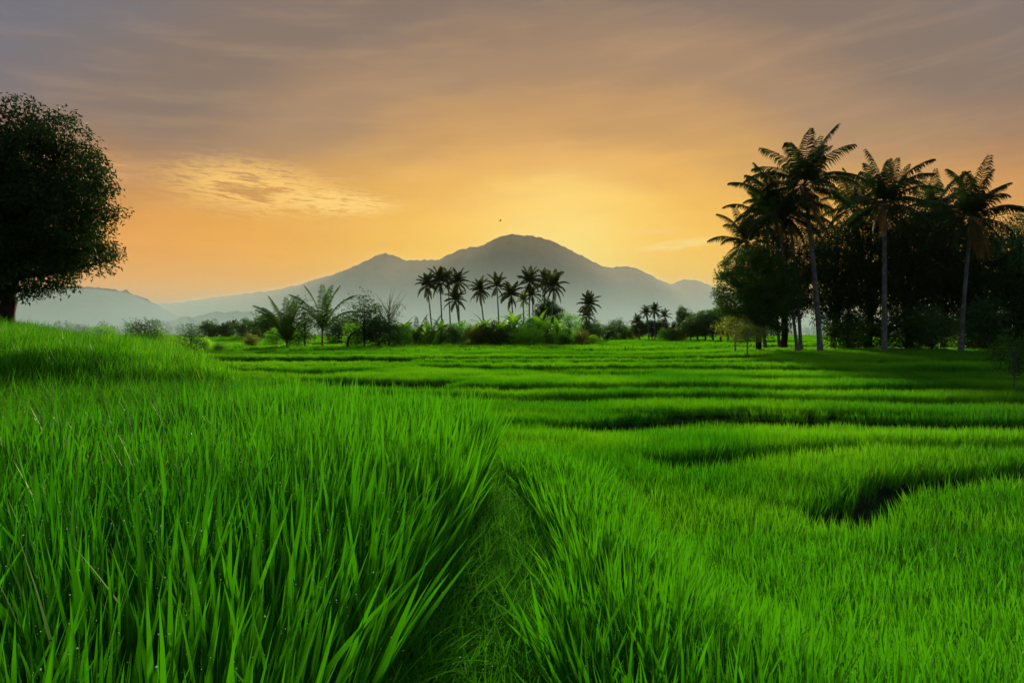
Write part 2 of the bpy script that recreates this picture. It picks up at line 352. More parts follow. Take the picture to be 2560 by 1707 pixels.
def ridge(name, pts, D, depth, back, crest, gully, label, seed, nx=900, nt=70):
    px = np.array([p[0] for p in pts], float); py = np.array([p[1] for p in pts], float)
    u = np.linspace(px[0], px[-1], nx); h = np.interp(u, px, py)
    ker = np.hanning(9); ker /= ker.sum(); hp = np.pad(h, 4, 'edge'); h = np.convolve(hp, ker, 'valid')
    X = (u-1280)/F*D; H = (HY-h)/F*D
    t = np.concatenate([np.linspace(0, 1, nt), np.linspace(1.08, 2, 12)])   # 0 front foot, 1 ridge, 2 back foot
    XX, TT = np.meshgrid(X, t); HH = np.broadcast_to(H, XX.shape)
    YY = np.where(TT < 1, D-depth*(1-TT), D+back*(TT-1))
    prof = np.where(TT < 1, TT**1.35, (2-TT)**1.2)
    base = -3.0
    Z = base+(HH-base)*prof
    s = 1/ (depth*.22)
    Z = Z+gully*(fbm(XX*s*1.4, YY*s*.5, seed, 5))*prof*(1-prof)*4
    Z = Z+crest*(fbm(XX/ (crest*2.2), YY/(crest*2.2), seed+9, 3)*2+.3*0)*sstep(TT*4)*sstep((2-TT)*4)
    V = np.stack([XX.ravel(), YY.ravel(), Z.ravel()+CZ], 1); a, b_ = len(X), len(t)
    ii = (np.arange(b_-1)[:, None]*a+np.arange(a-1)[None]).ravel()
    tag(link(name, mesh_np(name, V, np.stack([ii, ii+1, ii+a+1, ii+a], 1), MAT['mountain_forest'], smooth=True)), label, 'hill', kind='structure')
MT = [(-500, 845), (-200, 835), (100, 800), (300, 775), (412, 760), (470, 753), (600, 736), (700, 723), (760, 708), (850, 680), (900, 660), (930, 644), (955, 633), (968, 634), (988, 641), (1010, 651), (1060, 650), (1100, 649), (1112, 641), (1150, 624), (1180, 617), (1203, 616), (1230, 600), (1262, 588), (1290, 586), (1320, 589), (1360, 595), (1400, 613), (1450, 637), (1490, 658), (1512, 668), (1540, 668), (1575, 667), (1600, 675), (1660, 706), (1682, 711), (1698, 701), (1720, 698), (1755, 705), (1780, 716), (1800, 730), (1850, 748), (1950, 765), (2150, 790), (2500, 812), (3000, 840)]
ridge('mountain', MT, 3000, 900, 500, 7, 90, 'broad misty mountain with a flat topped central peak', 3)
HA = [(-900, 842), (-600, 790), (-200, 735), (0, 722), (150, 716), (240, 718), (290, 724), (315, 727), (345, 738), (370, 750), (400, 763), (430, 783), (470, 797), (520, 815), (600, 835), (660, 843)]
ridge('hill', HA, 1500, 500, 300, 7, 22, 'hazy blue wooded ridge sloping down behind the big tree', 21, 600, 60)
HB = [(300, 845), (380, 822), (440, 802), (470, 792), (500, 786), (530, 780), (560, 781), (590, 775), (612, 778), (640, 790), (690, 806), (740, 822), (820, 838), (860, 845)]
ridge('hill', HB, 1150, 260, 200, 8, 12, 'small wooded hill fading in mist left of the young palms', 33, 420, 40)

# ------------------------------------------------------------------ haze and low mist
def vol(name, dens, colr, aniso, label):
    m = bpy.data.materials.new(name); m.use_nodes = True; m.node_tree.nodes.clear(); k = NT(m.node_tree)
    v = k.n('ShaderNodeVolumePrincipled'); v.inputs['Color'].default_value = (*colr, 1); v.inputs['Density'].default_value = dens; v.inputs['Anisotropy'].default_value = aniso
    o = k.n('ShaderNodeOutputMaterial'); k.link(v.outputs[0], o.inputs['Volume']); return m
def box_mesh(name, x0, x1, y0, y1, z0, z1, mat):
    V = [(x, y, z) for z in (z0, z1) for y in (y0, y1) for x in (x0, x1)]
    Q = [(0, 2, 3, 1), (4, 5, 7, 6), (0, 1, 5, 4), (2, 6, 7, 3), (0, 4, 6, 2), (1, 3, 7, 5)]
    return mesh_np(name, V, Q, mat)
tag(link('haze', box_mesh('haze', -6200, 6200, -1600, 4000, -6.5, 640, vol('haze', 3.3e-5, (1.0, .83, .66), .05, ''))), 'thin pale morning haze over the whole valley', 'haze', kind='stuff')
def hmist(name, d0, h, colr, aniso, zmax):
    """mist that thins with height: density d0 * exp(-z / h)"""
    m = bpy.data.materials.new(name); m.use_nodes = True; m.node_tree.nodes.clear(); k = NT(m.node_tree)
    g = k.n('ShaderNodeNewGeometry'); sp = k.n('ShaderNodeSeparateXYZ'); k.link(g.outputs['Position'], sp.inputs[0])
    de = k.m('MULTIPLY', k.m('EXPONENT', k.m('MULTIPLY', k.m('MAXIMUM', sp.outputs[2], 0.0), -1.0/h)), d0)
    v = k.n('ShaderNodeVolumePrincipled'); v.inputs['Color'].default_value = (*colr, 1); v.inputs['Anisotropy'].default_value = aniso
    k.link(de, v.inputs['Density'])
    o = k.n('ShaderNodeOutputMaterial'); k.link(v.outputs[0], o.inputs['Volume']); return m
def mist_prism(pts, D, y0, y1, d0, h, colr, aniso, label, f0=.72, f1=.93):
    """closed body of mist lying against a hillside, everywhere lower than its ridge"""
    px = np.array([p[0] for p in pts], float); py = np.array([p[1] for p in pts], float); xr = (px-1280)/F*D; hr = (HY-py)/F*D
    X = np.linspace(xr[0], xr[-1], 220); Rr = np.interp(X, xr, hr); n = len(X); V = []
    xm = 0.0
    for y, fz, fx in ((y0, f0, y0/D), (y1, f1, 1.0)):
        for i in range(n): V.append((xm+(X[i]-xm)*fx, y, CZ-5))
        for i in range(n): V.append((xm+(X[i]-xm)*fx, y, max(.3, Rr[i]*fz)+CZ))
    Q = []
    for i in range(n-1):
        Q += [(i, i+1, n+i+1, n+i), (2*n+i, 3*n+i, 3*n+i+1, 2*n+i+1), (n+i, n+i+1, 3*n+i+1, 3*n+i), (i, 2*n+i, 2*n+i+1, i+1)]
    Q += [(0, n, 3*n, 2*n), (n-1, 3*n-1, 4*n-1, 2*n-1)]
    tag(link('mist', mesh_np('mist', V, Q, hmist('mist', d0, h, colr, aniso, 0))), label, 'mist', None, 'stuff')
mist_prism(MT, 3000, 2300, 2995, 3.0e-3, 130, (1.0, .94, .86), .2, 'pale mist lying against the slopes of the mountain', .84, .97)
mist_prism(HA, 1500, 1260, 1496, 3.5e-3, 110, (.62, .84, 1.0), .2, 'blue mist on the wooded ridge behind the big tree', .8, .97)
tag(link('mist', box_mesh('mist', -1700, 1700, 330, 880, -4.5, 200, hmist('mist', 5.0e-3, 24, (.62, .86, 1.0), .10, 0))), 'sunlit low mist over the plain before the small hill', 'mist', None, 'stuff')
tag(link('mist', box_mesh('mist', -2200, 2200, 1156, 1900, -4.5, 240, hmist('mist', 5.0e-3, 30, (.66, .86, 1.0), .10, 0))), 'low mist lying behind the small hill, before the mountain', 'mist', None, 'stuff')

# ------------------------------------------------------------------ grass blades
def blades(n, rad, h, hv, wd, lean, curve, S=4, spread_pow=.5, droop=.3, fold=None):
    a = rng.random(n)*2*np.pi; r = rad*rng.random(n)**spread_pow
    bx, by = r*np.cos(a), r*np.sin(a)
    ln = h*(1-hv*rng.random(n)); la = a+rng.normal(0, .9, n)
    le = np.abs(rng.normal(0, lean, n)); cu = curve*np.abs(rng.normal(.5, .5, n))
    fa = rng.random(n)*np.pi*2
    sx, sy = np.cos(fa), np.sin(fa)
    ts = np.linspace(0, 1, S+1)
    V = np.zeros((n, 2*S+1, 3)); W_ = wd*(.65+.6*rng.random(n))
    for i, t in enumerate(ts):
        off = ln*(le*t+cu*t*t)
        z = ln*(t*np.sqrt(np.clip(1-le**2, .1, 1))-droop*cu*t*t)
        cx, cy_ = bx+np.cos(la)*off, by+np.sin(la)*off
        ww = W_*.5*min(1.0, .55+t*1.2)*min(1.0, (1-t)*2.1)**.8
        tw = fa+t*.8; sx, sy = np.cos(tw), np.sin(tw)
        if i < S:
            V[:, 2*i] = np.stack([cx-sx*ww, cy_-sy*ww, z], 1); V[:, 2*i+1] = np.stack([cx+sx*ww, cy_+sy*ww, z], 1)
        else: V[:, 2*S] = np.stack([cx, cy_, z], 1)
    T = []
    for i in range(S-1): T += [(2*i, 2*i+1, 2*i+3), (2*i, 2*i+3, 2*i+2)]
    T.append((2*S-2, 2*S-1, 2*S)); T = np.array(T)
    TT = (T[None]+(np.arange(n)*(2*S+1))[:, None, None]).reshape(-1, 3)
    var = np.repeat(rng.random(n), 2*S+1)
    return V, TT, var
OCT = np.array([(1, 0, 0), (-1, 0, 0), (0, 1, 0), (0, -1, 0), (0, 0, 1), (0, 0, -1)], float)
OCF = np.array([(0, 2, 4), (2, 1, 4), (1, 3, 4), (3, 0, 4), (2, 0, 5), (1, 2, 5), (3, 1, 5), (0, 3, 5)])
def clump(name, n, rad, h, hv, wd, lean, curve, mat, S=4, dew=0, dr=.0022, **kw):
    V, T, var = blades(n, rad, h, hv, wd, lean, curve, S, **kw)
    A = Acc().add(V.reshape(-1, 3), T, var)
    if dew:
        S2 = 2*S
        for i in rng.integers(0, n, dew):
            j = rng.choice([S2, S2, S2-2, S2-3, S2-4]); p = V[i, j]
            A.add(p+OCT*dr*(.5+rng.random()*.8), OCF, .5, 1)
    me = A.mesh(name, [MAT[mat], MAT['dew']]); o = bpy.data.objects.new(name, me); return o
def proto_collection(name, objs):
    c = bpy.data.collections.new(name)
    for i, o in enumerate(objs): o.name = f'{name}_{i:02d}'; c.objects.link(o)
    return c
def gn_scatter(name, P, rot, scl, idx, coll, label, cat):
    me = bpy.data.meshes.new(name); me.vertices.add(len(P)); me.vertices.foreach_set('co', P.astype(np.float32).ravel())
    for nm, tp, dat in (('irot', 'FLOAT_VECTOR', rot), ('iscl', 'FLOAT_VECTOR', scl)):
        a = me.attributes.new(nm, tp, 'POINT'); a.data.foreach_set('vector', dat.astype(np.float32).ravel())
    a = me.attributes.new('iidx', 'INT', 'POINT'); a.data.foreach_set('value', idx.astype(np.int32))
    o = link(name, me); ng = bpy.data.node_groups.new(name, 'GeometryNodeTree')
    ng.interface.new_socket('Geometry', in_out='INPUT', socket_type='NodeSocketGeometry'); ng.interface.new_socket('Geometry', in_out='OUTPUT', socket_type='NodeSocketGeometry')
    k = NT(ng); gi = k.n('NodeGroupInput'); go = k.n('NodeGroupOutput'); ip = k.n('GeometryNodeInstanceOnPoints'); ci = k.n('GeometryNodeCollectionInfo')
    ci.inputs['Collection'].default_value = coll; ci.inputs['Separate Children'].default_value = True; ci.inputs['Reset Children'].default_value = True
    ip.inputs['Pick Instance'].default_value = True
    def at_(nm, tp): n_ = k.n('GeometryNodeInputNamedAttribute', data_type=tp); n_.inputs[0].default_value = nm; return n_.outputs[0]
    k.link(gi.outputs[0], ip.inputs['Points']); k.link(ci.outputs[0], ip.inputs['Instance'])
    k.link(at_('iidx', 'INT'), ip.inputs['Instance Index']); k.link(at_('irot', 'FLOAT_VECTOR'), ip.inputs['Rotation']); k.link(at_('iscl', 'FLOAT_VECTOR'), ip.inputs['Scale'])
    k.link(ip.outputs[0], go.inputs[0]); md = o.modifiers.new('scatter', 'NODES'); md.node_group = ng
    return tag(o, label, cat, kind='stuff')
def jgrid(y0, y1, sp, ml=1.5, mr=1.5, xmin=None, xmax=None):
    Y = np.arange(y0, y1, sp); out = []
    for y in Y:
        hw = .755*y; a, b_ = -hw-ml, hw+mr
        x = np.arange(a, b_, sp); out.append(np.stack([x, np.full(len(x), y)], 1))
    P = np.concatenate(out); P += (rng.random(P.shape)-.5)*sp*1.1; return P
def lay(P, mask, tilt=.12, s0=.8, s1=1.15, nidx=6, zoff=-.02, sz=1.0, rough=.45, lean=False):
    P = P[mask]; n = len(P); z = ground(P[:, 0], P[:, 1])+CZ+zoff
    pos = np.stack([P[:, 0], P[:, 1], z], 1)
    rot = np.stack([rng.normal(0, tilt, n), rng.normal(0, tilt, n), rng.random(n)*6.283], 1)
    if lean:
        dl = xa(P[:, 1])-P[:, 0]; e_ = (dl > -.15) & (dl < .34) & (P[:, 1] < 8.5); f_ = np.clip(1-dl/.34, 0, 1)
        rot[e_, 1] = (.06+.30*f_*rng.random(n))[e_]; rot[e_, 2] = rng.normal(0, .5, n)[e_]
        dr_ = P[:, 0]-xa(P[:, 1])-.8; e_ = (dr_ > -.6) & (dr_ < .2) & (P[:, 1] < 6.5); rot[e_, 1] = -(.05+.3*rng.random(n))[e_]; rot[e_, 2] = rng.normal(0, .5, n)[e_]
    s = s0+(s1-s0)*rng.random(n); hn = 1+rough*fbm(P[:, 0]*.7, P[:, 1]*.7, 77, 3)
    scl = np.stack([s, s, s*hn*sz], 1)
    return pos, rot, scl, rng.integers(0, nidx, n)
def cat4(*a): return [np.concatenate(x) for x in zip(*a)]

near = proto_collection('rice_clump', [clump('c', 16, .09, .74, .45, .0185, .10, .12, 'rice', S=6, dew=10, dr=.0021) for _ in range(6)]+[clump('c', 12, .09, .84, .4, .025, .11, .15, 'rice', S=6, dew=10, dr=.0021) for _ in range(2)])
mid = proto_collection('rice_tuft', [clump('c', 20, .15, .60, .40, .015, .13, .16, 'rice_mid', S=3, dew=2, dr=.002) for _ in range(6)])
far = proto_collection('rice_patch', [clump('c', 100, .42, .58, .40, .034, .15, .14, 'rice_far', S=2) for _ in range(6)])
vfar = proto_collection('rice_sward', [clump('c', 150, 1.35, .58, .35, .10, .12, .12, 'rice_far', S=2) for _ in range(5)])
weeds = proto_collection('weed_tuft', [clump('c', 26, .12, .30, .55, .007, .45, .8, 'weed', S=5, dew=5, dr=.002, droop=.55) for _ in range(8)])
bankg = proto_collection('bank_tuft', [clump('c', 24, .14, .55, .55, .010, .28, .5, 'bank_grass', S=4, dew=3, dr=.0025, droop=.5) for _ in range(8)])

def rice_ok(P, mg=0.0): X, Y = P[:, 0], P[:, 1]; return ~in_gap(X, Y, (rng.random(len(X))-.5)*.15, mg) & ~path_mask(X, Y) & ~weed_mask(X, Y) & ~grass_mask(X, Y)
P = jgrid(.75, 9, .112); ok = rice_ok(P); left = P[:, 0] < xa(P[:, 1])+.1
d2 = P[:, 0]**2+P[:, 1]**2
gn_scatter('rice_plants', *lay(P, ok & left & (d2 > .6), nidx=8, lean=True), near, 'tall dewy rice filling the near paddy left of the path', 'rice')
gn_scatter('rice_plants', *lay(P, ok & ~left & (d2 > 1.2), nidx=8, sz=.80, s0=.7, s1=1.0, lean=True), near, 'dewy rice of the near paddy right of the path', 'rice')
P = jgrid(9, 48, .20); ok = rice_ok(P); gn_scatter('rice_plants', *lay(P, ok, s0=.85, s1=1.15), mid, 'rice standing in the curved terraces of the middle distance', 'rice')
P = jgrid(48, 78, .50, 2, 2); ok = rice_ok(P, .3); gn_scatter('rice_plants', *lay(P, ok, s0=.9, s1=1.15), far, 'rice on the narrow terraces before the palm groves', 'rice')
P = jgrid(78, 330, 1.7, 3, 3); ok = rice_ok(P, .9) & ~((P[:, 0] > 26) & (P[:, 1] > 78) & (P[:, 1] < 110)); gn_scatter('rice_plants', *lay(P, ok, nidx=5, s0=.95, s1=1.2), vfar, 'distant rice seen between and behind the palm groves', 'rice')
# weeds: path, bund, gaps
P = jgrid(1.6, 8.2, .062); a = lay(P, path_mask(P[:, 0], P[:, 1]), nidx=8, s0=.55, s1=1.2, tilt=.3)
gn_scatter('path_weeds', *a, weeds, 'short wet weeds and arching grass on the narrow path', 'weeds')
P = jgrid(4.5, 16, .13, 3); wm = weed_mask(P[:, 0], P[:, 1]); a = lay(P, wm, nidx=8, s0=.8, s1=1.5, tilt=.3)
gn_scatter('bund_grass', *a, bankg, 'tangled grass at the foot of the grassy bank', 'grass')
P = jgrid(8, 50, .19, 3); gm = grass_mask(P[:, 0], P[:, 1]) & (P[:, 1] < 26); a = lay(P, gm, nidx=6, s0=.75, s1=1.3, sz=.95, rough=1.3)
gn_scatter('bank_grass', *a, mid, 'thick green grass on the bank rising to the big tree', 'grass')
gm = grass_mask(P[:, 0], P[:, 1]) & (rng.random(len(P)) < .5); a = lay(P, gm, nidx=8, s0=.9, s1=1.7, tilt=.25, rough=1.2)
gn_scatter('bank_tussocks', *a, bankg, 'arching tussocks among the grass of the bank', 'grass')
tall = proto_collection('tall_blade', [clump('c', 9, .10, 1.15, .5, .016, .10, .10, 'bank_grass', S=5) for _ in range(4)])
P = np.array([(-8.3, 14.0), (-8.0, 14.1), (-8.7, 13.8), (-7.6, 13.9), (-9.9, 15.2), (-6.9, 13.5), (-9.2, 14.6)]); gn_scatter('tall_grass', *lay(P, np.ones(len(P), bool), nidx=4, s0=.9, s1=1.2), tall, 'few tall blades sticking up from the crest of the bank', 'grass')
# low grass on terrace risers
P = jgrid(30, 80, .35); ig = in_gap(P[:, 0], P[:, 1]) & (rng.random(len(P)) < .8); a = lay(P, ig, nidx=8, s0=.4, s1=.7, tilt=.25)
gn_scatter('riser_grass', *a, weeds, 'sparse dark weeds in the gaps between terraces', 'weeds')

P = jgrid(6, 30, .17); ig = in_gap(P[:, 0], P[:, 1]) & (rng.random(len(P)) < .7); a = lay(P, ig, nidx=8, s0=.5, s1=1.0, tilt=.3)
gn_scatter('ditch_grass', *a, weeds, 'short weeds covering the floor of the nearest curved ditches', 'weeds')
# puddle glints beside the path
A = Acc()
for (px, py, l) in ((1186, 1300, .10), (1192, 1345, .13), (1196, 1380, .1), (1186, 1400, .06), (1238, 1572, .05)):
    z = -1.50; Y = F*abs(z)/(py-HY); X = (px-1280)/F*Y; n = 12
    an = np.linspace(0, 2*np.pi, n, endpoint=False)
    V = np.stack([X+.03*np.cos(an)*(1+.3*np.sin(3*an)), Y+l*np.sin(an), np.full(n, 0)], 1); V[:, 2] = ground(V[:, 0], V[:, 1]).max()+CZ+.03
    A.add(V, np.array([(0, i, i+1) for i in range(1, n-1)]))
tag(link('water', A.mesh('water', [MAT['puddle']])), 'small glinting puddles at the left edge of the path', 'water', kind='structure')

# ------------------------------------------------------------------ trees
def leaf_quads(C, size, asp=.34, droop=.3, sizev=.4):
    n = len(C); L = size*(1-sizev*rng.random(n))
    th = rng.random(n)*2*np.pi; el_ = rng.normal(-droop, .55, n)
    dx_ = np.stack([np.cos(th)*np.cos(el_), np.sin(th)*np.cos(el_), np.sin(el_)], 1)
    r_ = rng.normal(size=(n, 3)); sd = np.cross(dx_, r_); sd /= np.linalg.norm(sd, axis=1)[:, None]+1e-9
    w_ = (L*asp*.5)[:, None]
    V = np.stack([C, C+dx_*(L*.45)[:, None]+sd*w_, C+dx_*L[:, None], C+dx_*(L*.45)[:, None]-sd*w_], 1).reshape(-1, 3)
    T = np.array([(0, 1, 2), (0, 2, 3)])[None]+(np.arange(n)*4)[:, None, None]
    return V, T.reshape(-1, 3), np.repeat(rng.random(n), 4)
def rprof(phi, prof):
    a = np.array([p[0] for p in prof]); r = np.array([p[1] for p in prof]); return np.interp(phi, a, r)
def crown_centres(n, rx, rz, prof=None, inner=.35, lump=.3, seed=0, freq=2.2):
    d_ = rng.normal(size=(n, 3)); d_ /= np.linalg.norm(d_, axis=1)[:, None]
    phi = np.degrees(np.arcsin(d_[:, 2])); th = np.arctan2(d_[:, 1], d_[:, 0])
    r = (inner+(1-inner)*rng.random(n)**.55)
    lum = 1+lump*2*fbm(th*freq+40, phi/40*freq+10, seed, 2)
    pr = rprof(phi, prof) if prof else 1.0
    return d_*np.array([rx, rx, rz])*(r*lum*pr)[:, None]
def tree_mesh(ncl, per, rx, rz, cz, leaf, mat, bark, tr, cr, prof=None, inner=.35, lump=.3, seed=0, asp=.34, droop=.3, limbs=14, base_off=(0, 0), freq=2.2, flat=.6, hi=1.0):
    """returns (trunk mesh, crown mesh) with the trunk foot at the origin"""
    C = crown_centres(ncl, rx, rz, prof, inner, lump, seed, freq)+np.array([base_off[0], base_off[1], cz])
    off = rng.normal(size=(ncl, per, 3)); off /= np.linalg.norm(off, axis=2)[..., None]; off = off*(rng.random((ncl, per, 1))**.45)*np.array([cr, cr, cr*flat])
    L = (C[:, None]+off).reshape(-1, 3)
    V, T, var = leaf_quads(L, leaf, asp, droop); crown = Acc().add(V, T, var)
    cm = crown.mesh('crown', [MAT[mat]])
    A = Acc(); fork = cz-rz*.75 if rz < cz else cz*.3
    fork = max(fork, cz*.25)
    p = np.array([(0, 0, -.3), (0.05*tr, 0, fork*.5), (base_off[0]*.15, base_off[1]*.15, fork), (base_off[0]*.6, base_off[1]*.6, cz*.75+fork*.25), (base_off[0], base_off[1], cz+rz*.5)])
    tt = np.linspace(0, 4, 15); P_ = np.stack([np.interp(tt, range(5), p[:, i]) for i in range(3)], 1)
    P_[2:, :2] += np.cumsum(rng.normal(0, tr*.12, (13, 2)), 0)
    rr = np.interp(tt, [0, .4, 2, 4], [tr*1.35, tr, tr*.85, tr*.15]); V, T = tube(P_, rr, 10); A.add(V, T)
    for i in rng.choice(ncl, min(limbs, ncl), replace=False):
        e = C[i]; q = P_[rng.integers(6, 12)]; md = q*.5+e*.5+np.array([0, 0, -.06*rz])
        tt2 = np.linspace(0, 1, 6)[:, None]; B = (1-tt2)**2*q+2*tt2*(1-tt2)*md+tt2**2*e
        V, T = tube(B, np.linspace(tr*.38, tr*.06, 6), 6); A.add(V, T)
    return A.mesh('trunk', [MAT[bark]], True), cm
def put_tree(name, meshes, x, y, label, cat='tree', group=None, s=1.0, rz=None, sz=None, mat=None, dz=0):
    e = empty(name, (x, y, gz(x, y)+dz), rng.random()*6.28 if rz is None else rz, s)
    if sz: e.scale = (s, s, s*sz)
    t = link('trunk', meshes[0], e); c = link('crown', meshes[1], e)
    if mat: c.material_slots[0].link = 'OBJECT'; c.material_slots[0].material = MAT[mat]
    return tag(e, label, cat, group)

# big mango-like tree on the left
prof = [(-90, .98), (-65, 1.0), (-45, 1.02), (-25, 1.05), (-8, .99), (5, .93), (20, .98), (38, .95), (60, .97), (90, 1.0)]
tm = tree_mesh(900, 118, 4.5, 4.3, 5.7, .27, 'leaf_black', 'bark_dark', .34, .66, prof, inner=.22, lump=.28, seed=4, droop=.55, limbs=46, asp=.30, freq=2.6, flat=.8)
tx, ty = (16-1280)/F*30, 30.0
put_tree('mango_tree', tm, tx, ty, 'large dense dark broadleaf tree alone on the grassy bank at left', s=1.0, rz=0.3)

# ------------------------------------------------------------------ palms
def frond_geo(L, e0, e1, nl=36, lw=.055, ll=.95, bend=0.0, hang=.55, rw=.035):
    n = 14; t = np.linspace(0, 1, n); e = np.radians(e0+(e1-e0)*t**1.45); ds = L/(n-1)
    x = np.concatenate([[0], np.cumsum(np.cos(e[:-1])*ds)]); z = np.concatenate([[0], np.cumsum(np.sin(e[:-1])*ds)]); y = bend*L*t**2
    P_ = np.stack([x, y, z], 1); A = Acc()
    V, T = tube(P_, np.linspace(rw, rw*.2, n), 4); A.add(V, T, .95)
    ts = np.linspace(.13, .995, nl)
    for sgn in (-1, 1):
        tt = np.clip(ts+rng.normal(0, .006, nl), 0, 1)
        C = np.stack([np.interp(tt, t, P_[:, i]) for i in range(3)], 1); ee = np.interp(tt, t, e)
        fw = np.stack([np.cos(ee), np.zeros(nl), np.sin(ee)], 1)
        out = np.tile(np.array([0, sgn, 0.0]), (nl, 1)); dn = np.array([0, 0, -1.0])
        fa = .45+.75*tt**2
        D1 = out*(1-.25*tt)[:, None]+fw*fa[:, None]+dn*(hang*.35+rng.random(nl)*.15)[:, None]
        D1 /= np.linalg.norm(D1, axis=1)[:, None]
        D2 = D1*.8+dn*(hang+rng.random(nl)*.35)[:, None]; D2 /= np.linalg.norm(D2, axis=1)[:, None]
        lens = ll*np.interp(tt, [0, .2, .55, .85, 1], [.5, .95, 1, .7, .35])*(.85+.3*rng.random(nl))
        w_ = lw*(.8+.4*rng.random(nl)); sd = fw*.8+np.array([0, 0, .35]); sd /= np.linalg.norm(sd, axis=1)[:, None]; sd = sd*w_[:, None]*.5
        m1 = C+D1*(lens*.5)[:, None]; tip = m1+D2*(lens*.5)[:, None]
        V = np.stack([C-sd*.5, C+sd*.5, m1-sd, m1+sd, tip], 1).reshape(-1, 3)
        T = (np.array([(0, 1, 3), (0, 3, 2), (2, 3, 4)])[None]+(np.arange(nl)*5)[:, None, None]).reshape(-1, 3)
        A.add(V, T, np.repeat(rng.random(nl), 5))
    return A
FR = [(84, 48), (72, 12), (58, -16), (42, -38), (24, -56), (4, -68), (-20, -78), (-50, -86)]
def frond_meshes(tagname, mat, L, nl, lw, ll, **kw):
    out = []
    for v in range(3):
        out.append([frond_geo(L*(1 if e0 > -20 else .85), e0, e1, nl, lw, ll, bend=rng.normal(0, .05), **kw).mesh('frond', [MAT[mat]]) for e0, e1 in FR])
    return out
def frond_layout(n, seedv):
    r = random.Random(seedv); out = []
    for i in range(n):
        u = (i+.5)/n; k_ = min(7, int(u**1.05*8)); out.append((k_, i*2.39996+r.uniform(-.35, .35), r.uniform(-.16, .16), r.uniform(.82, 1.12), r.randint(0, 2)))
    return out
def trunk_pts(top, lean_c=.35):
    top = np.array(top, float); t = np.linspace(0, 1, 14)[:, None]
    c = np.array([top[0]*lean_c, top[1]*lean_c, top[2]*.5]); b0 = np.array([0, 0, -.3])
    return (1-t)**2*b0+2*t*(1-t)*c+t**2*top
def big_palm(x, y, topx, topz, label, group, FM, n=26, tr=.17, dry=.15, bark='bark_palm', name='coconut_palm', scale=1.0, seedv=0, lean_c=.35, nuts=True):
    g0 = gz(x, y); e = empty(name, (x, y, g0)); top = (topx-x, 0, topz+CZ-g0); P_ = trunk_pts(top, lean_c)
    h = top[2]; rr = np.interp(np.linspace(0, 1, 14), [0, .06, .15, 1], [tr*1.9, tr*1.25, tr, tr*.72]); V, T = tube(P_, rr, 12)
    link('trunk', Acc().add(V, T).mesh('trunk', [MAT[bark]], True), e)
    for (k_, an, tl, s, vv) in frond_layout(n, seedv):
        f = link('frond', FM[vv][k_], e, tuple(P_[-1])); f.rotation_euler = (tl*2.2, tl, an); f.scale = (s*scale,)*3
        if dry and k_ == 7 and random.random() < dry: f.material_slots[0].link = 'OBJECT'; f.material_slots[0].material = MAT['frond_dry']; f['label'] = 'dried brown hanging frond'
    if nuts:
        A = Acc()
        for i in range(9):
            an = i*.7; c = P_[-1]+np.array([math.cos(an)*.3, math.sin(an)*.3, -.25-.12*(i % 3)])*scale
            V, T = tube([c+(0, 0, .14), c+(0, 0, .08), c, c-(0, 0, .08), c-(0, 0, .13)], [.03, .1, .13, .1, .03], 7); A.add(V, T)
        link('coconut_cluster', A.mesh('coconut_cluster', [MAT['coconut']], True), e)
    return tag(e, label, 'palm tree', group)
def px2(px, py, Y): return (px-1280)/F*Y, (HY-py)/F*Y

FMB = frond_meshes('big', 'frond_dark', 5.6, 64, .085, 1.25, hang=.8)
GR = 'tall coconut palms of the dark grove on the right'
def rp(bx, cx, cy_, Y, label, seedv, scale=1.0, n=27, tr=.2, lean_c=.3, **kw):
    x, _ = px2(bx, 872, Y); tx_, tz_ = px2(cx, cy_, Y); big_palm(x, Y, tx_, tz_, label, GR, FMB, n=n, tr=tr, seedv=seedv, scale=scale, lean_c=lean_c, **kw)
rp(2052, 2011, 464, 70, 'tallest coconut palm of the grove, pale trunk leaning slightly left', 1, 1.1, 32, .26)
rp(2211, 2211, 510, 70, 'coconut palm with straight pale trunk in the middle of the grove', 2, 1.0, 30, .26)
rp(2401, 2430, 545, 70, 'right-hand coconut palm whose pale trunk leans right, apart from the others', 3, 1.0, 30, .22)
rp(2003, 1975, 545, 72, 'slimmer palm just left of the tallest one, thin pale trunk', 4, .9, 24, .18)
rp(1995, 1936, 530, 71, 'palm with thin trunk leaning left over the round dark tree', 5, .95, 26, .16, dry=.6)
rp(1915, 1868, 610, 76, 'lowest palm crown at the left edge of the grove', 6, .85, 22, .18)
rp(2120, 2135, 520, 78, 'palm half hidden between the tallest and the middle palm', 7, .85, 22, .18)
rp(2330, 2335, 525, 80, 'palm half hidden behind the middle palm on its right', 8, .9, 22, .18)
rp(1950, 1905, 545, 78, 'second palm crown rising behind the round dark tree', 9, .8, 20, .16)

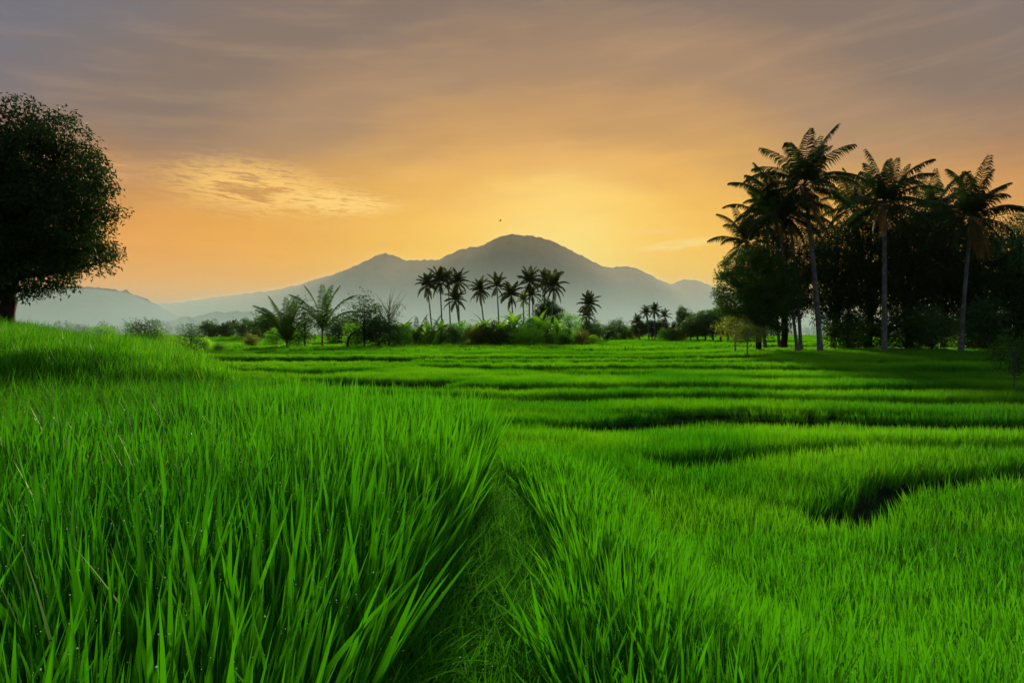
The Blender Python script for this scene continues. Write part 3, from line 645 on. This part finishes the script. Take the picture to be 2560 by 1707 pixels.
# misty grove in the centre, far: trunk + crown
def crown_merged(n, seedv, L=3.3, mat='frond'):
    A = Acc()
    for (k_, an, tl, s, vv) in frond_layout(n, seedv):
        e0, e1 = FR[k_]; G = frond_geo(L*s, e0, e1, 22, .17, .85, rw=.05); M3 = np.array((Matrix.Rotation(an, 3, 'Z') @ Matrix.Rotation(tl, 3, 'Y')))
        for V, T, v in zip(G.V, G.T, G.var): A.add(V@M3.T, T-T.min(), v)
    return A.mesh('crown', [MAT[mat]])
CM = [crown_merged(25, s) for s in (11, 12, 13)]+[crown_merged(18, 14), crown_merged(20, 15)]
def far_palm(bx, by, cx, cy_, Y, label, group, k_, scale=1.0, tr=.17, mat=None, bark='bark_palm_far'):
    x, _ = px2(bx, by, Y); tx_, tz_ = px2(cx, cy_, Y); g0 = gz(x, Y); e = empty('coconut_palm', (x, Y, g0))
    P_ = trunk_pts((tx_-x, 0, tz_+CZ-g0), .3); rr = np.interp(np.linspace(0, 1, 14), [0, .1, 1], [tr*1.6, tr, tr*.7]); V, T = tube(P_, rr, 7)
    link('trunk', Acc().add(V, T).mesh('trunk', [MAT[bark]], True), e)
    c = link('crown', CM[k_], e, tuple(P_[-1])); c.rotation_euler = (0, 0, rng.random()*6.28); c.scale = (scale,)*3
    if mat: c.material_slots[0].link = 'OBJECT'; c.material_slots[0].material = MAT[mat]
    return tag(e, label, 'palm tree', group)
GC = 'coconut palms standing before the misty mountain'
cen = [ # crown u,v / base u in the zoomed strip
 (290, 315, 350, 'leftmost of the tall palms under the peak, crown reaching left', 0, 1.0, 150),
 (425, 270, 455, 'second tall palm from the left under the peak, dark straight trunk', 1, 1.05, 148),
 (510, 250, 545, 'palm with a vine bulging on its trunk, third from left', 3, .85, 156),
 (615, 280, 640, 'palm with broad crown above a shorter palm, fourth from left', 2, 1.0, 152),
 (590, 470, 655, 'short palm whose crown hangs below the left cluster of palms', 4, .95, 146),
 (850, 370, 915, 'separate slender palm leaning left, in the gap between two clusters', 0, .95, 150),
 (1035, 325, 1065, 'palm with splayed open crown, right of the lone leaning palm', 3, 1.0, 150),
 (1190, 420, 1218, 'low dense green palm at the middle of the central row', 1, 1.0, 146),
 (1320, 470, 1325, 'small yellowing palm low in the central row', 4, .7, 154),
 (1385, 280, 1380, 'broad tall palm directly under the right shoulder of the summit', 2, 1.1, 150),
 (1415, 420, 1430, 'thin palm tucked behind the broad tall palm', 3, .8, 157),
 (1560, 270, 1520, 'tall palm behind the rounded dark tree, trunk leaning', 0, .95, 156),
 (1645, 320, 1612, 'last tall palm of the row, pale trunk before the rounded dark tree', 1, 1.1, 144),
 (2020, 520, 2022, 'lone palm standing apart right of the rounded tree', 2, .95, 150),
 (1990, 640, 1996, 'small low palm crown tucked behind the lone palm', 4, .8, 160),
]
for u, v, bu, lab, k_, s_, Y in cen:
    far_palm(1000+.2338*bu, 860, 1000+.2338*u, 640+.2338*v, Y, lab, GC, k_, s_*1.0, mat='leaf_olive' if 'yellowing' in lab else None, bark='bark_palm' if 'pale trunk' in lab else 'bark_palm_far')
GD = 'small distant palms right of centre'
for u, v, bu, lab, k_, s_ in [(615, 450, 640, 'leftmost distant palm with pale leaning trunk beside dark bushes', 0, .85), (705, 350, 740, 'second distant palm with long thin pale trunk', 1, .8), (800, 330, 800, 'tallest of the distant palms right of centre', 2, .85),
    (905, 390, 915, 'fourth distant palm rising over dark bushes', 3, .8), (1000, 510, 1000, 'short distant palm right of the dark bushes', 4, .6), (1075, 500, 1052, 'pale trunked short palm next to the flat topped tree', 1, .6)]:
    far_palm(1450+.2338*bu, 865, 1450+.2338*u, 700+.2338*v, 170, lab, GD, k_, s_*.8, bark='bark_palm')
GL = 'faint palms in the mist at left'
for u, v, lab, k_, s_ in [(1690, 215, 'tallest faint palm in the mist below the small hill', 0, 1.0), (1560, 260, 'faint palm just left of the tallest misty palm', 1, .95), (1465, 290, 'third faint palm from the right, among hazy trees', 2, .9), (1400, 300, 'leftmost faint palm among hazy trees', 3, .85), (1960, 235, 'faint palm between the misty group and the young palms', 4, .8)]:
    far_palm(280+.1786*(u+5), 860, 280+.1786*u, 780+.1786*v, 250, lab, GL, k_, s_)

# young palms without tall trunks
FMY = frond_meshes('young', 'frond_young', 4.6, 44, .075, .75, hang=.4)
FMY1 = [[a for a in b_] for b_ in FMY]
def young(px, Y, fr, label, th=.6, scale=1.0, tr=.16, bark='bark_young', FM=FMY, mat=None):
    x, _ = px2(px, 870, Y); g0 = gz(x, Y); e = empty('young_palm', (x, Y, g0))
    V, T = tube([(0, 0, -.3), (0, 0, th*.5), (.03, 0, th)], [tr*1.5, tr, tr*.9], 8); link('trunk', Acc().add(V, T).mesh('trunk', [MAT[bark]], True), e)
    for (k_, deg, s) in fr:
        f = link('frond', FM[random.randint(0, 1)][k_], e, (.03, 0, th-.05)); f.rotation_euler = (0, 0, R(deg)); f.scale = (s*scale,)*3
        if mat: f.material_slots[0].link = 'OBJECT'; f.material_slots[0].material = MAT[mat]
    return tag(e, label, 'palm tree', 'young trunkless palms at the field edge')
young(600+.2338*500, 95, [(0, 80, 1.3), (0, 110, 1.25), (0, 200, 1.25), (0, 290, 1.2), (0, 340, 1.2), (1, 172, 1.3), (0, 250, 1.1), (1, 95, .9), (1, 280, .95), (1, 60, .8), (2, 5, .6), (2, 225, .6), (0, 20, 1.15), (1, 150, 1.25), (1, 183, 1.15), (1, -8, .9)], 'feathery young palm, the left one of the large pair', .9, 1.25)
young(600+.2338*880, 92, [(0, 80, 1.35), (0, 200, 1.3), (1, 172, 1.35), (0, 15, 1.3), (1, 200, .9), (1, 8, 1.35), (2, 0, 1.15), (0, 290, 1.3), (1, 250, .9), (1, 75, .9), (0, 330, 1.2), (2, 184, .8)], 'young palm with orange-brown stub trunk and wide fronds, right of the large pair', 2.6, 1.12)
young(600+.2338*1890, 120, [(0, 10, 1.2), (1, 170, 1.1), (2, 5, 1.0), (2, 185, 1.1), (1, 60, 1.1), (1, 290, 1.0), (0, 120, 1.1)], 'small young palm beside the bare-topped tree', .8, 1.0)
young(600+.2338*2030, 118, [(0, 30, 1.2), (0, 140, 1.1), (1, 0, 1.0), (1, 200, 1.0), (2, 290, 1.0), (2, 160, .9)], 'bright green young palm under the leftmost tall palms', .7, 1.0)

# templates for bushes and middle-sized trees (unit: about 1 m radius)
def tmpl(ncl, per, rx, rz, cz, leaf, mat, tr, cr, seed, **kw): return tree_mesh(ncl, per, rx, rz, cz, leaf, mat, kw.pop('bark', 'bark_dark'), tr, cr, seed=seed, **kw)
T_ROUND = [tmpl(300, 52, 3.2, 3.0, 4.6, .36, 'leaf_dark', .22, .75, s, lump=.35, inner=.3, limbs=18) for s in (1, 2, 3)]
T_BUSH = [tmpl(110, 40, 1.5, 1.3, 1.35, .24, 'leaf_mid', .07, .5, s, lump=.45, inner=.2, limbs=14) for s in (5, 6, 7, 8)]
T_SPIKY = [tmpl(120, 18, 1.5, 2.0, 2.2, .32, 'leaf_dark', .08, .6, s, lump=.5, inner=.15, limbs=18, asp=.22, droop=-.3) for s in (9, 10)]
T_OPEN = [tmpl(80, 36, 2.0, 1.3, 3.0, .25, 'leaf_olive', .09, .8, s, lump=.6, inner=.3, limbs=30, flat=.45, bark='bark_palm') for s in (12, 13)]
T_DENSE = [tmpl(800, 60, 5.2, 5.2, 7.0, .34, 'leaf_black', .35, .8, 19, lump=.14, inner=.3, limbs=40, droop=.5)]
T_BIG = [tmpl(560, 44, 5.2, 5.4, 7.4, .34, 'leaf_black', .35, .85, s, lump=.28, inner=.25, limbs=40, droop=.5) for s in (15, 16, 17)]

# dark broadleaf trees of the right grove (height of the template about 12.5 m)
GB = 'dark broadleaf trees of the grove on the right'
def rt(px, Y, s, k_, label, mat=None, sz=None, dz=0):
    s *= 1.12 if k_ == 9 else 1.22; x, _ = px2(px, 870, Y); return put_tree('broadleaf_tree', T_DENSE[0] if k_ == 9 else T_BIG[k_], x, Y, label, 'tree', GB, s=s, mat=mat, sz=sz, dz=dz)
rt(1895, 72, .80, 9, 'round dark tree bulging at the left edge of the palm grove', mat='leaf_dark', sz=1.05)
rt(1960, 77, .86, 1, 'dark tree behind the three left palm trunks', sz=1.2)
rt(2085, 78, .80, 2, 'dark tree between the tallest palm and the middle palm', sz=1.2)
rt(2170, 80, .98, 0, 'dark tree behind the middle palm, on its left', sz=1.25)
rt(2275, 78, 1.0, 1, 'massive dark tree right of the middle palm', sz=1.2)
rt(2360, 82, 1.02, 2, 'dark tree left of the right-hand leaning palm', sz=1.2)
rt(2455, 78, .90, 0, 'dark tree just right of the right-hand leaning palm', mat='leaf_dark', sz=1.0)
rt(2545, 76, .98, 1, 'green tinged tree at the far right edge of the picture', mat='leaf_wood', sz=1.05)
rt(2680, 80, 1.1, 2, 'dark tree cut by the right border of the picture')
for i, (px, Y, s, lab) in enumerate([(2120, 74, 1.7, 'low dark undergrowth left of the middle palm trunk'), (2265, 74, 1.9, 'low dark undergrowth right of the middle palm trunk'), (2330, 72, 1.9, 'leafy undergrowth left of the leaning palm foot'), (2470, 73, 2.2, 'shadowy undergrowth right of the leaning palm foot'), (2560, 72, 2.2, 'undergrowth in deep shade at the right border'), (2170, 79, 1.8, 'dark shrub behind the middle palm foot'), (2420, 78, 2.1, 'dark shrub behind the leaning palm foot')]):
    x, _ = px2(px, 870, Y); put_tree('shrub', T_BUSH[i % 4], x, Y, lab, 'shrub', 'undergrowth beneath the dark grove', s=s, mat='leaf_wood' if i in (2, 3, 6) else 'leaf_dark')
for px, Y, s, k_, mat, lab in [(1838, 66, .62, 0, 'leaf_olive', 'thin pale-barked small tree left of the dark grove'), (1868, 62, .50, 1, 'leaf_olive', 'leaning small olive-green tree under the round dark tree')]:
    x, _ = px2(px, 880, Y); put_tree('small_tree', T_OPEN[k_], x, Y, lab, 'tree', s=s*1.5, mat=mat)
x, _ = px2(2535, 910, 34); put_tree('sapling', T_OPEN[0], x, 34, 'slender sapling with thin pale stem at the right border', 'tree', s=.55, mat='leaf_dark', sz=1.5)

# centre hedge line: shrubs, small trees, banana plants
x, _ = px2(1000+.2338*1580, 860, 150); put_tree('broadleaf_tree', T_ROUND[0], x, 150, 'rounded dark egg-shaped tree among the central palms', 'tree', s=.98, sz=1.35)
def hz(pxs, Y, s, T_, k_, mat, label, name='shrub', group='shrubs along the far edge of the rice terraces', sz=None):
    x, _ = px2(pxs, 860, Y); put_tree(name, T_[k_], x, Y, label, 'shrub' if name == 'shrub' else 'tree', group, s=s, mat=mat, sz=sz)
def st(u, base=600): return base+.2338*u
hz(st(690), 99, 1.55, T_SPIKY, 0, 'leaf_dark', 'tall dark cone-shaped shrub between the two large young palms', sz=1.15)
hz(st(620), 104, 1.3, T_BUSH, 0, 'leaf_mid', 'shrub close behind the left young palm')
hz(st(1330), 100, 2.0, T_SPIKY, 1, 'leaf_dark', 'bushy dark shrub left of the bare-topped tree')
hz(st(1480), 102, 2.0, T_BUSH, 1, 'leaf_dark', 'low wide dark shrub under the bare-topped tree')
hz(st(1250), 108, 1.6, T_BUSH, 2, 'leaf_mid', 'green shrub behind the crooked stump')
hz(st(1700), 110, 1.5, T_BUSH, 3, 'leaf_mid', 'shrub right of the bare-topped tree')
hz(st(1060), 140, 2.3, T_BUSH, 0, 'leaf_wood', 'hazy shrub right of the stub-trunk palm')
hz(st(1180), 150, 2.4, T_BUSH, 1, 'leaf_wood', 'hazy bush farther right of the stub-trunk palm')
hz(st(1780), 122, 1.6, T_BUSH, 2, 'leaf_dark', 'dark bush at the foot of the small young palm')
hz(st(1930), 124, 1.3, T_BUSH, 3, 'leaf_mid', 'small bush between two low young palms')
row = [(150, 126, 1.3, 'leaf_light', 'light green bush below the leftmost tall palm'), (420, 124, 1.5, 'leaf_mid', 'leafy bush below the second tall palm'), (560, 122, 2.0, 'leaf_wood', 'dark bush below the palm with the vine'), (640, 138, 2.3, 'leaf_mid', 'tall green bush behind the short palm'), (760, 122, 1.7, 'leaf_olive', 'yellow-olive mound left of centre in the hedge line'),
 (860, 122, 1.8, 'leaf_olive', 'second yellow-olive mound in the hedge line'), (890, 134, 2.2, 'leaf_light', 'tall light green bush under the lone leaning palm'), (980, 122, 2.2, 'leaf_dark', 'darkest large bush in the middle of the hedge line'), (1060, 128, 2.0, 'leaf_light', 'bright bush right of the darkest large bush'), (1110, 136, 2.2, 'leaf_mid', 'bush under the splayed palm'),
 (1190, 124, 2.0, 'leaf_dark', 'dark bush under the low dense palm'), (1290, 122, 1.8, 'leaf_light', 'mid green bush under the yellowing palm'), (1370, 128, 2.6, 'leaf_mid', 'largest green bush before the broad tall palm'), (1440, 122, 1.7, 'leaf_light', 'green bush left of the rounded tree'), (1530, 124, 1.4, 'leaf_olive', 'olive bush in front of the rounded tree'),
 (1620, 124, 1.2, 'leaf_mid', 'low bush at the foot of the last tall palm'), (1690, 134, 1.8, 'leaf_light', 'light bush right of the last tall palm'), (1780, 140, 1.9, 'leaf_mid', 'bush under the thin top-heavy sapling'), (1760, 120, 1.1, 'leaf_dark', 'small dark bush low in the gap right of the rounded tree'), (1880, 124, 1.2, 'leaf_light', 'pale low bush before the lone palm'),
 (1960, 122, 1.4, 'leaf_olive', 'tawny bush at the foot of the lone palm'), (2010, 158, 2.6, 'leaf_wood', 'hazy round bush behind the lone palm'), (2070, 122, 1.1, 'leaf_light', 'low bright bush right of the lone palm'), (2100, 165, 2.2, 'leaf_wood', 'hazy bush farther right of the lone palm'), (330, 128, 1.4, 'leaf_dark', 'small dark bush between the first and second tall palm'), (2220, 175, 1.9, 'leaf_dark', 'isolated small dark bush on the distant bright field')]
for i, (u, Y, s, mat, lab) in enumerate(row): hz(st(u, 1000), Y, s*.8, T_BUSH, i % 4, mat, lab)
st4 = lambda u: 1450+.2338*u
for i, (u, Y, s, T_, mat, lab, sz) in enumerate([(640, 172, 1.05, T_ROUND, 'leaf_dark', 'dark tree behind the leftmost distant palm', 1.1), (770, 174, 1.15, T_ROUND, 'leaf_dark', 'broad dark tree under the distant palms', 1.1), (870, 172, 1.1, T_ROUND, 'leaf_dark', 'dark tree under the fourth distant palm', 1.1), (1110, 175, 1.0, T_ROUND, 'leaf_wood', 'flat topped tree at the right of the distant palms', 1.7), (960, 176, .9, T_ROUND, 'leaf_olive', 'olive tree between the distant palms', 1.0)]):
    x, _ = px2(st4(u), 865, Y); put_tree('broadleaf_tree', T_[i % 3], x, Y, lab, 'tree', 'trees among the distant palms', s=s*(.7 if sz > 1.5 else .6), mat=mat, sz=sz)
for i, (u, Y, s, lab) in enumerate([(1180, 150, .80, 'leftmost tree of the hazy green wood beside the grove'), (1260, 155, 1.0, 'second tree of the hazy green wood'), (1340, 150, 1.05, 'third tree of the hazy green wood'), (1420, 158, 1.2, 'tallest tree of the hazy green wood'), (1500, 150, 1.15, 'tree of the hazy green wood just left of the pale small tree'), (1580, 156, 1.25, 'tree of the hazy green wood behind the pale small tree'), (1670, 150, 1.1, 'tree of the hazy green wood behind the leaning olive tree'), (1760, 160, 1.2, 'hazy tree seen beneath the round dark tree'), (1900, 160, 1.2, 'hazy tree seen between the trunks of the grove')]):
    x, _ = px2(st4(u), 865, Y); put_tree('broadleaf_tree', T_ROUND[i % 3], x, Y, lab, 'tree', 'trees of the hazy green wood', s=s*.92, mat='leaf_wood', sz=.95)
for i, (u, s, lab) in enumerate([(900, 1.2, 'low shrub at the foot of the fourth distant palm'), (980, 1.3, 'low green shrub before the flat topped tree'), (1060, 1.3, 'low shrub at the edge of the hazy wood'), (480, 1.5, 'pale scrub left of the distant palms'), (390, 2.2, 'feathery scrub on the distant field'), (560, 1.4, 'scrub close left of the leftmost distant palm')]):
    hz(st4(u), 150 if u > 850 else 185, s, T_BUSH, i % 4, ['leaf_mid', 'leaf_wood', 'leaf_olive'][i % 3], lab)
# left part
sl_ = lambda u: 280+.1786*u
hz(sl_(460), 62, .8, T_OPEN, 0, 'leaf_wood', 'open small tree with spreading twigs above the left bank', name='small_tree', group='small trees left', sz=1.25)
hz(sl_(620), 64, 1.0, T_BUSH, 0, 'leaf_mid', 'leafy shrub leaning on the open small tree')
hz(sl_(1110), 80, 1.05, T_SPIKY, 1, 'leaf_wood', 'dense dark shrub alone before the misty hill', sz=.95)
hz(sl_(960), 84, .8, T_BUSH, 3, 'leaf_light', 'low yellowish shrub left of the lone dense shrub')
for i, (u, s, Y, mat, lab) in enumerate([(760, .8, 66, 'leaf_mid', 'low bush on the field edge left of the lone dense shrub'), (1300, .7, 84, 'leaf_light', 'low bright shrub right of the lone dense shrub'), (1500, .7, 80, 'leaf_mid', 'low shrub below the faint palms'), (1950, .9, 105, 'leaf_olive', 'olive shrub left of the large young palm'), (2300, 1.3, 120, 'leaf_mid', 'green shrub near the left young palm'), (1350, 2.4, 240, 'leaf_wood', 'leftmost hazy bush among the faint palms'), (1600, 2.2, 245, 'leaf_wood', 'hazy bush under the tallest faint palm'), (1850, 2.6, 235, 'leaf_wood', 'hazy bush right of the tallest faint palm'), (2120, 3.2, 210, 'leaf_wood', 'hazy tall bush left of the large young palm'), (2230, 3.0, 190, 'leaf_dark', 'dark hazy bush behind the left young palm'), (2000, 2.4, 220, 'leaf_wood', 'hazy bush under the isolated faint palm')]):
    hz(sl_(u), Y, s, T_BUSH, i % 4, mat, lab)
x, _ = px2(253, 850, 22); put_tree('seedling', T_OPEN[1], x, 22, 'tiny seedling standing above the grass of the left bank', 'plant', s=.25, mat='leaf_mid')
# bare-topped tree
x, _ = px2(st(1590), 870, 108); e = empty('bare_topped_tree', (x, 108, gz(x, 108)))
A = Acc(); B = Acc()
for i in range(46):
    an = rng.random()*6.28; h0 = 2+rng.random()*4.5; ln = 1.5+rng.random()*2.3; q = np.array([0, 0, h0]); 
    tt = np.linspace(0, 1, 5)[:, None]; e_ = q+np.array([math.cos(an)*ln*.75, math.sin(an)*ln*.75, ln*1.05]); V, T = tube(q+(e_-q)*tt+rng.normal(0, .06, (5, 3))*tt, np.linspace(.05, .014, 5), 5); A.add(V, T)
    if e_[2] < 7.2: V, T, va = leaf_quads(e_+rng.normal(0, .35, (26, 3)), .26, .6, .1); B.add(V, T, va)
V, T = tube([(0, 0, -.3), (.1, 0, 2), (0, .1, 4), (.1, 0, 6.5), (.15, 0, 8.6)], [.2, .16, .12, .07, .02], 8); A.add(V, T)
link('trunk', A.mesh('trunk', [MAT['bark_palm_far']]), e); link('crown', B.mesh('crown', [MAT['leaf_olive']]), e)
tag(e, 'thin tree with bare twiggy top and sparse leaves below', 'tree')
# crooked stump
x, _ = px2(st(1150), 872, 98); A = Acc(); V, T = tube([(0, 0, -.3), (0, 0, 1), (.15, 0, 1.7), (.5, 0, 2.3), (1.2, 0, 2.7)], [.22, .18, .17, .14, .08], 9); A.add(V, T)
tag(link('tree_stump', A.mesh('tree_stump', [MAT['bark_dark']], True), loc=(x, 98, gz(x, 98))), 'crooked dark dead stump bent to the right', 'stump')

# banana plants
def banana_mesh(seedv):
    r = np.random.default_rng(seedv); A = Acc()
    for i in range(9):
        an = i*2.4+r.random()*.6; L = 1.9+r.random()*.8; e0 = R(80-i*5); e1 = R(20-i*11); n = 9
        t = np.linspace(0, 1, n); e = e0+(e1-e0)*t**1.3; x = np.concatenate([[0], np.cumsum(np.cos(e[:-1])*L/(n-1))]); z = np.concatenate([[0], np.cumsum(np.sin(e[:-1])*L/(n-1))])
        ww = .30*np.sin(np.clip(t*1.05+.02, 0, 1)*np.pi)**.6; V = []
        for j in range(n):
            for s_, dz_ in ((-1, .06), (0, 0), (1, .06)): V.append((x[j], s_*ww[j], 1.9+z[j]+dz_))
        V = np.array(V); c, s__ = math.cos(an), math.sin(an); V = np.stack([V[:, 0]*c-V[:, 1]*s__, V[:, 0]*s__+V[:, 1]*c, V[:, 2]], 1)
        T = []
        for j in range(n-1):
            for q in (0, 1): p = j*3+q; T += [(p, p+1, p+4), (p, p+4, p+3)]
        A.add(V, np.array(T), r.random())
    B = Acc(); V, T = tube([(0, 0, -.2), (0, 0, 1), (0.02, 0, 2.1)], [.17, .13, .08], 9); B.add(V, T)
    return A.mesh('leaves', [MAT['leaf_light']]), B.mesh('stem', [MAT['leaf_olive']], True)
BM = [banana_mesh(1), banana_mesh(2)]
for i, (u, base, Y, s, lab) in enumerate([(1760, 600, 116, 1.35, 'banana plant with one broad upright leaf near the small young palm'), (440, 1000, 122, 1.4, 'banana plant below the second tall palm'), (900, 1000, 124, 1.5, 'banana plant below the lone leaning palm'), (1225, 1000, 132, 1.9, 'tall banana plant against the low dense palm trunk'), (1480, 1000, 126, 1.7, 'banana plant with arched leaves left of the rounded tree'), (1560, 1000, 124, 1.6, 'banana plant with drooping leaves before the rounded tree'), (1680, 1000, 126, 1.4, 'bright banana plant right of the last tall palm'), (1080, 1000, 126, 1.4, 'banana plant right of the darkest bush'), (290, 1000, 122, 1.2, 'small banana plant at the left of the central hedge')]):
    x, _ = px2(st(u, base), 865, Y); e = empty('banana_plant', (x, Y, gz(x, Y)), i*1.3, s); link('leaves', BM[i % 2][0], e); link('stem', BM[i % 2][1], e)
    tag(e, lab, 'banana plant', 'banana plants in the hedge line')
x, _ = px2(st(1810, 1000), 865, 138); put_tree('sapling', T_OPEN[1], x, 138, 'thin top-heavy sapling right of the rounded dark tree', 'tree', s=1.2, mat='leaf_mid', sz=1.3)

# far woodland band
A = Acc()
for i in range(260):
    px = rng.uniform(-150, 2700); Y = rng.uniform(430, 620); x, _ = px2(px, 840, Y); z0 = gz(x, Y); r_ = rng.uniform(3, 6)*(1.0 if px > 700 else 1.1)
    C = crown_centres(26, r_, r_*.9, None, .4, .3, i); L = (C[:, None]+rng.normal(size=(26, 8, 3))*.9).reshape(-1, 3)+np.array([x, Y, z0+r_*.7])
    V, T, va = leaf_quads(L, 1.7, .6); A.add(V, T, va)
tag(link('woodland', A.mesh('woodland', [MAT['leaf_wood']])), 'far belt of hazy trees along the foot of the hills', 'woodland', kind='stuff')

# bird
x, z = px2(1251, 552, 60); A = Acc()
V, T = tube([(-.12, 0, -.05), (-.05, 0, -.02), (0, 0, 0), (.06, 0, .02), (.1, 0, .035)], [.01, .03, .035, .03, .012], 7)
e = empty('bird', (x, 60, z+CZ)); link('body', Acc().add(V, T).mesh('body', [MAT['bird']], True), e)
for s_ in (-1, 1):
    V = np.array([(-.03, 0, .01), (.05, 0, .02), (.04, s_*.10, .07), (-.02, s_*.22, .10), (-.05, s_*.1, .05), (-.03, 0, -.004), (.05, 0, .006), (.04, s_*.10, .06), (-.05, s_*.1, .04)])
    T = np.array([(0, 1, 2), (0, 2, 4), (4, 2, 3), (5, 7, 6), (5, 8, 7), (8, 3, 7), (0, 4, 8), (0, 8, 5), (1, 6, 7), (1, 7, 2)])
    link('wing', Acc().add(V, T).mesh('wing', [MAT['bird']]), e)
tag(e, 'tiny dark bird flying above the mountain summit', 'bird')
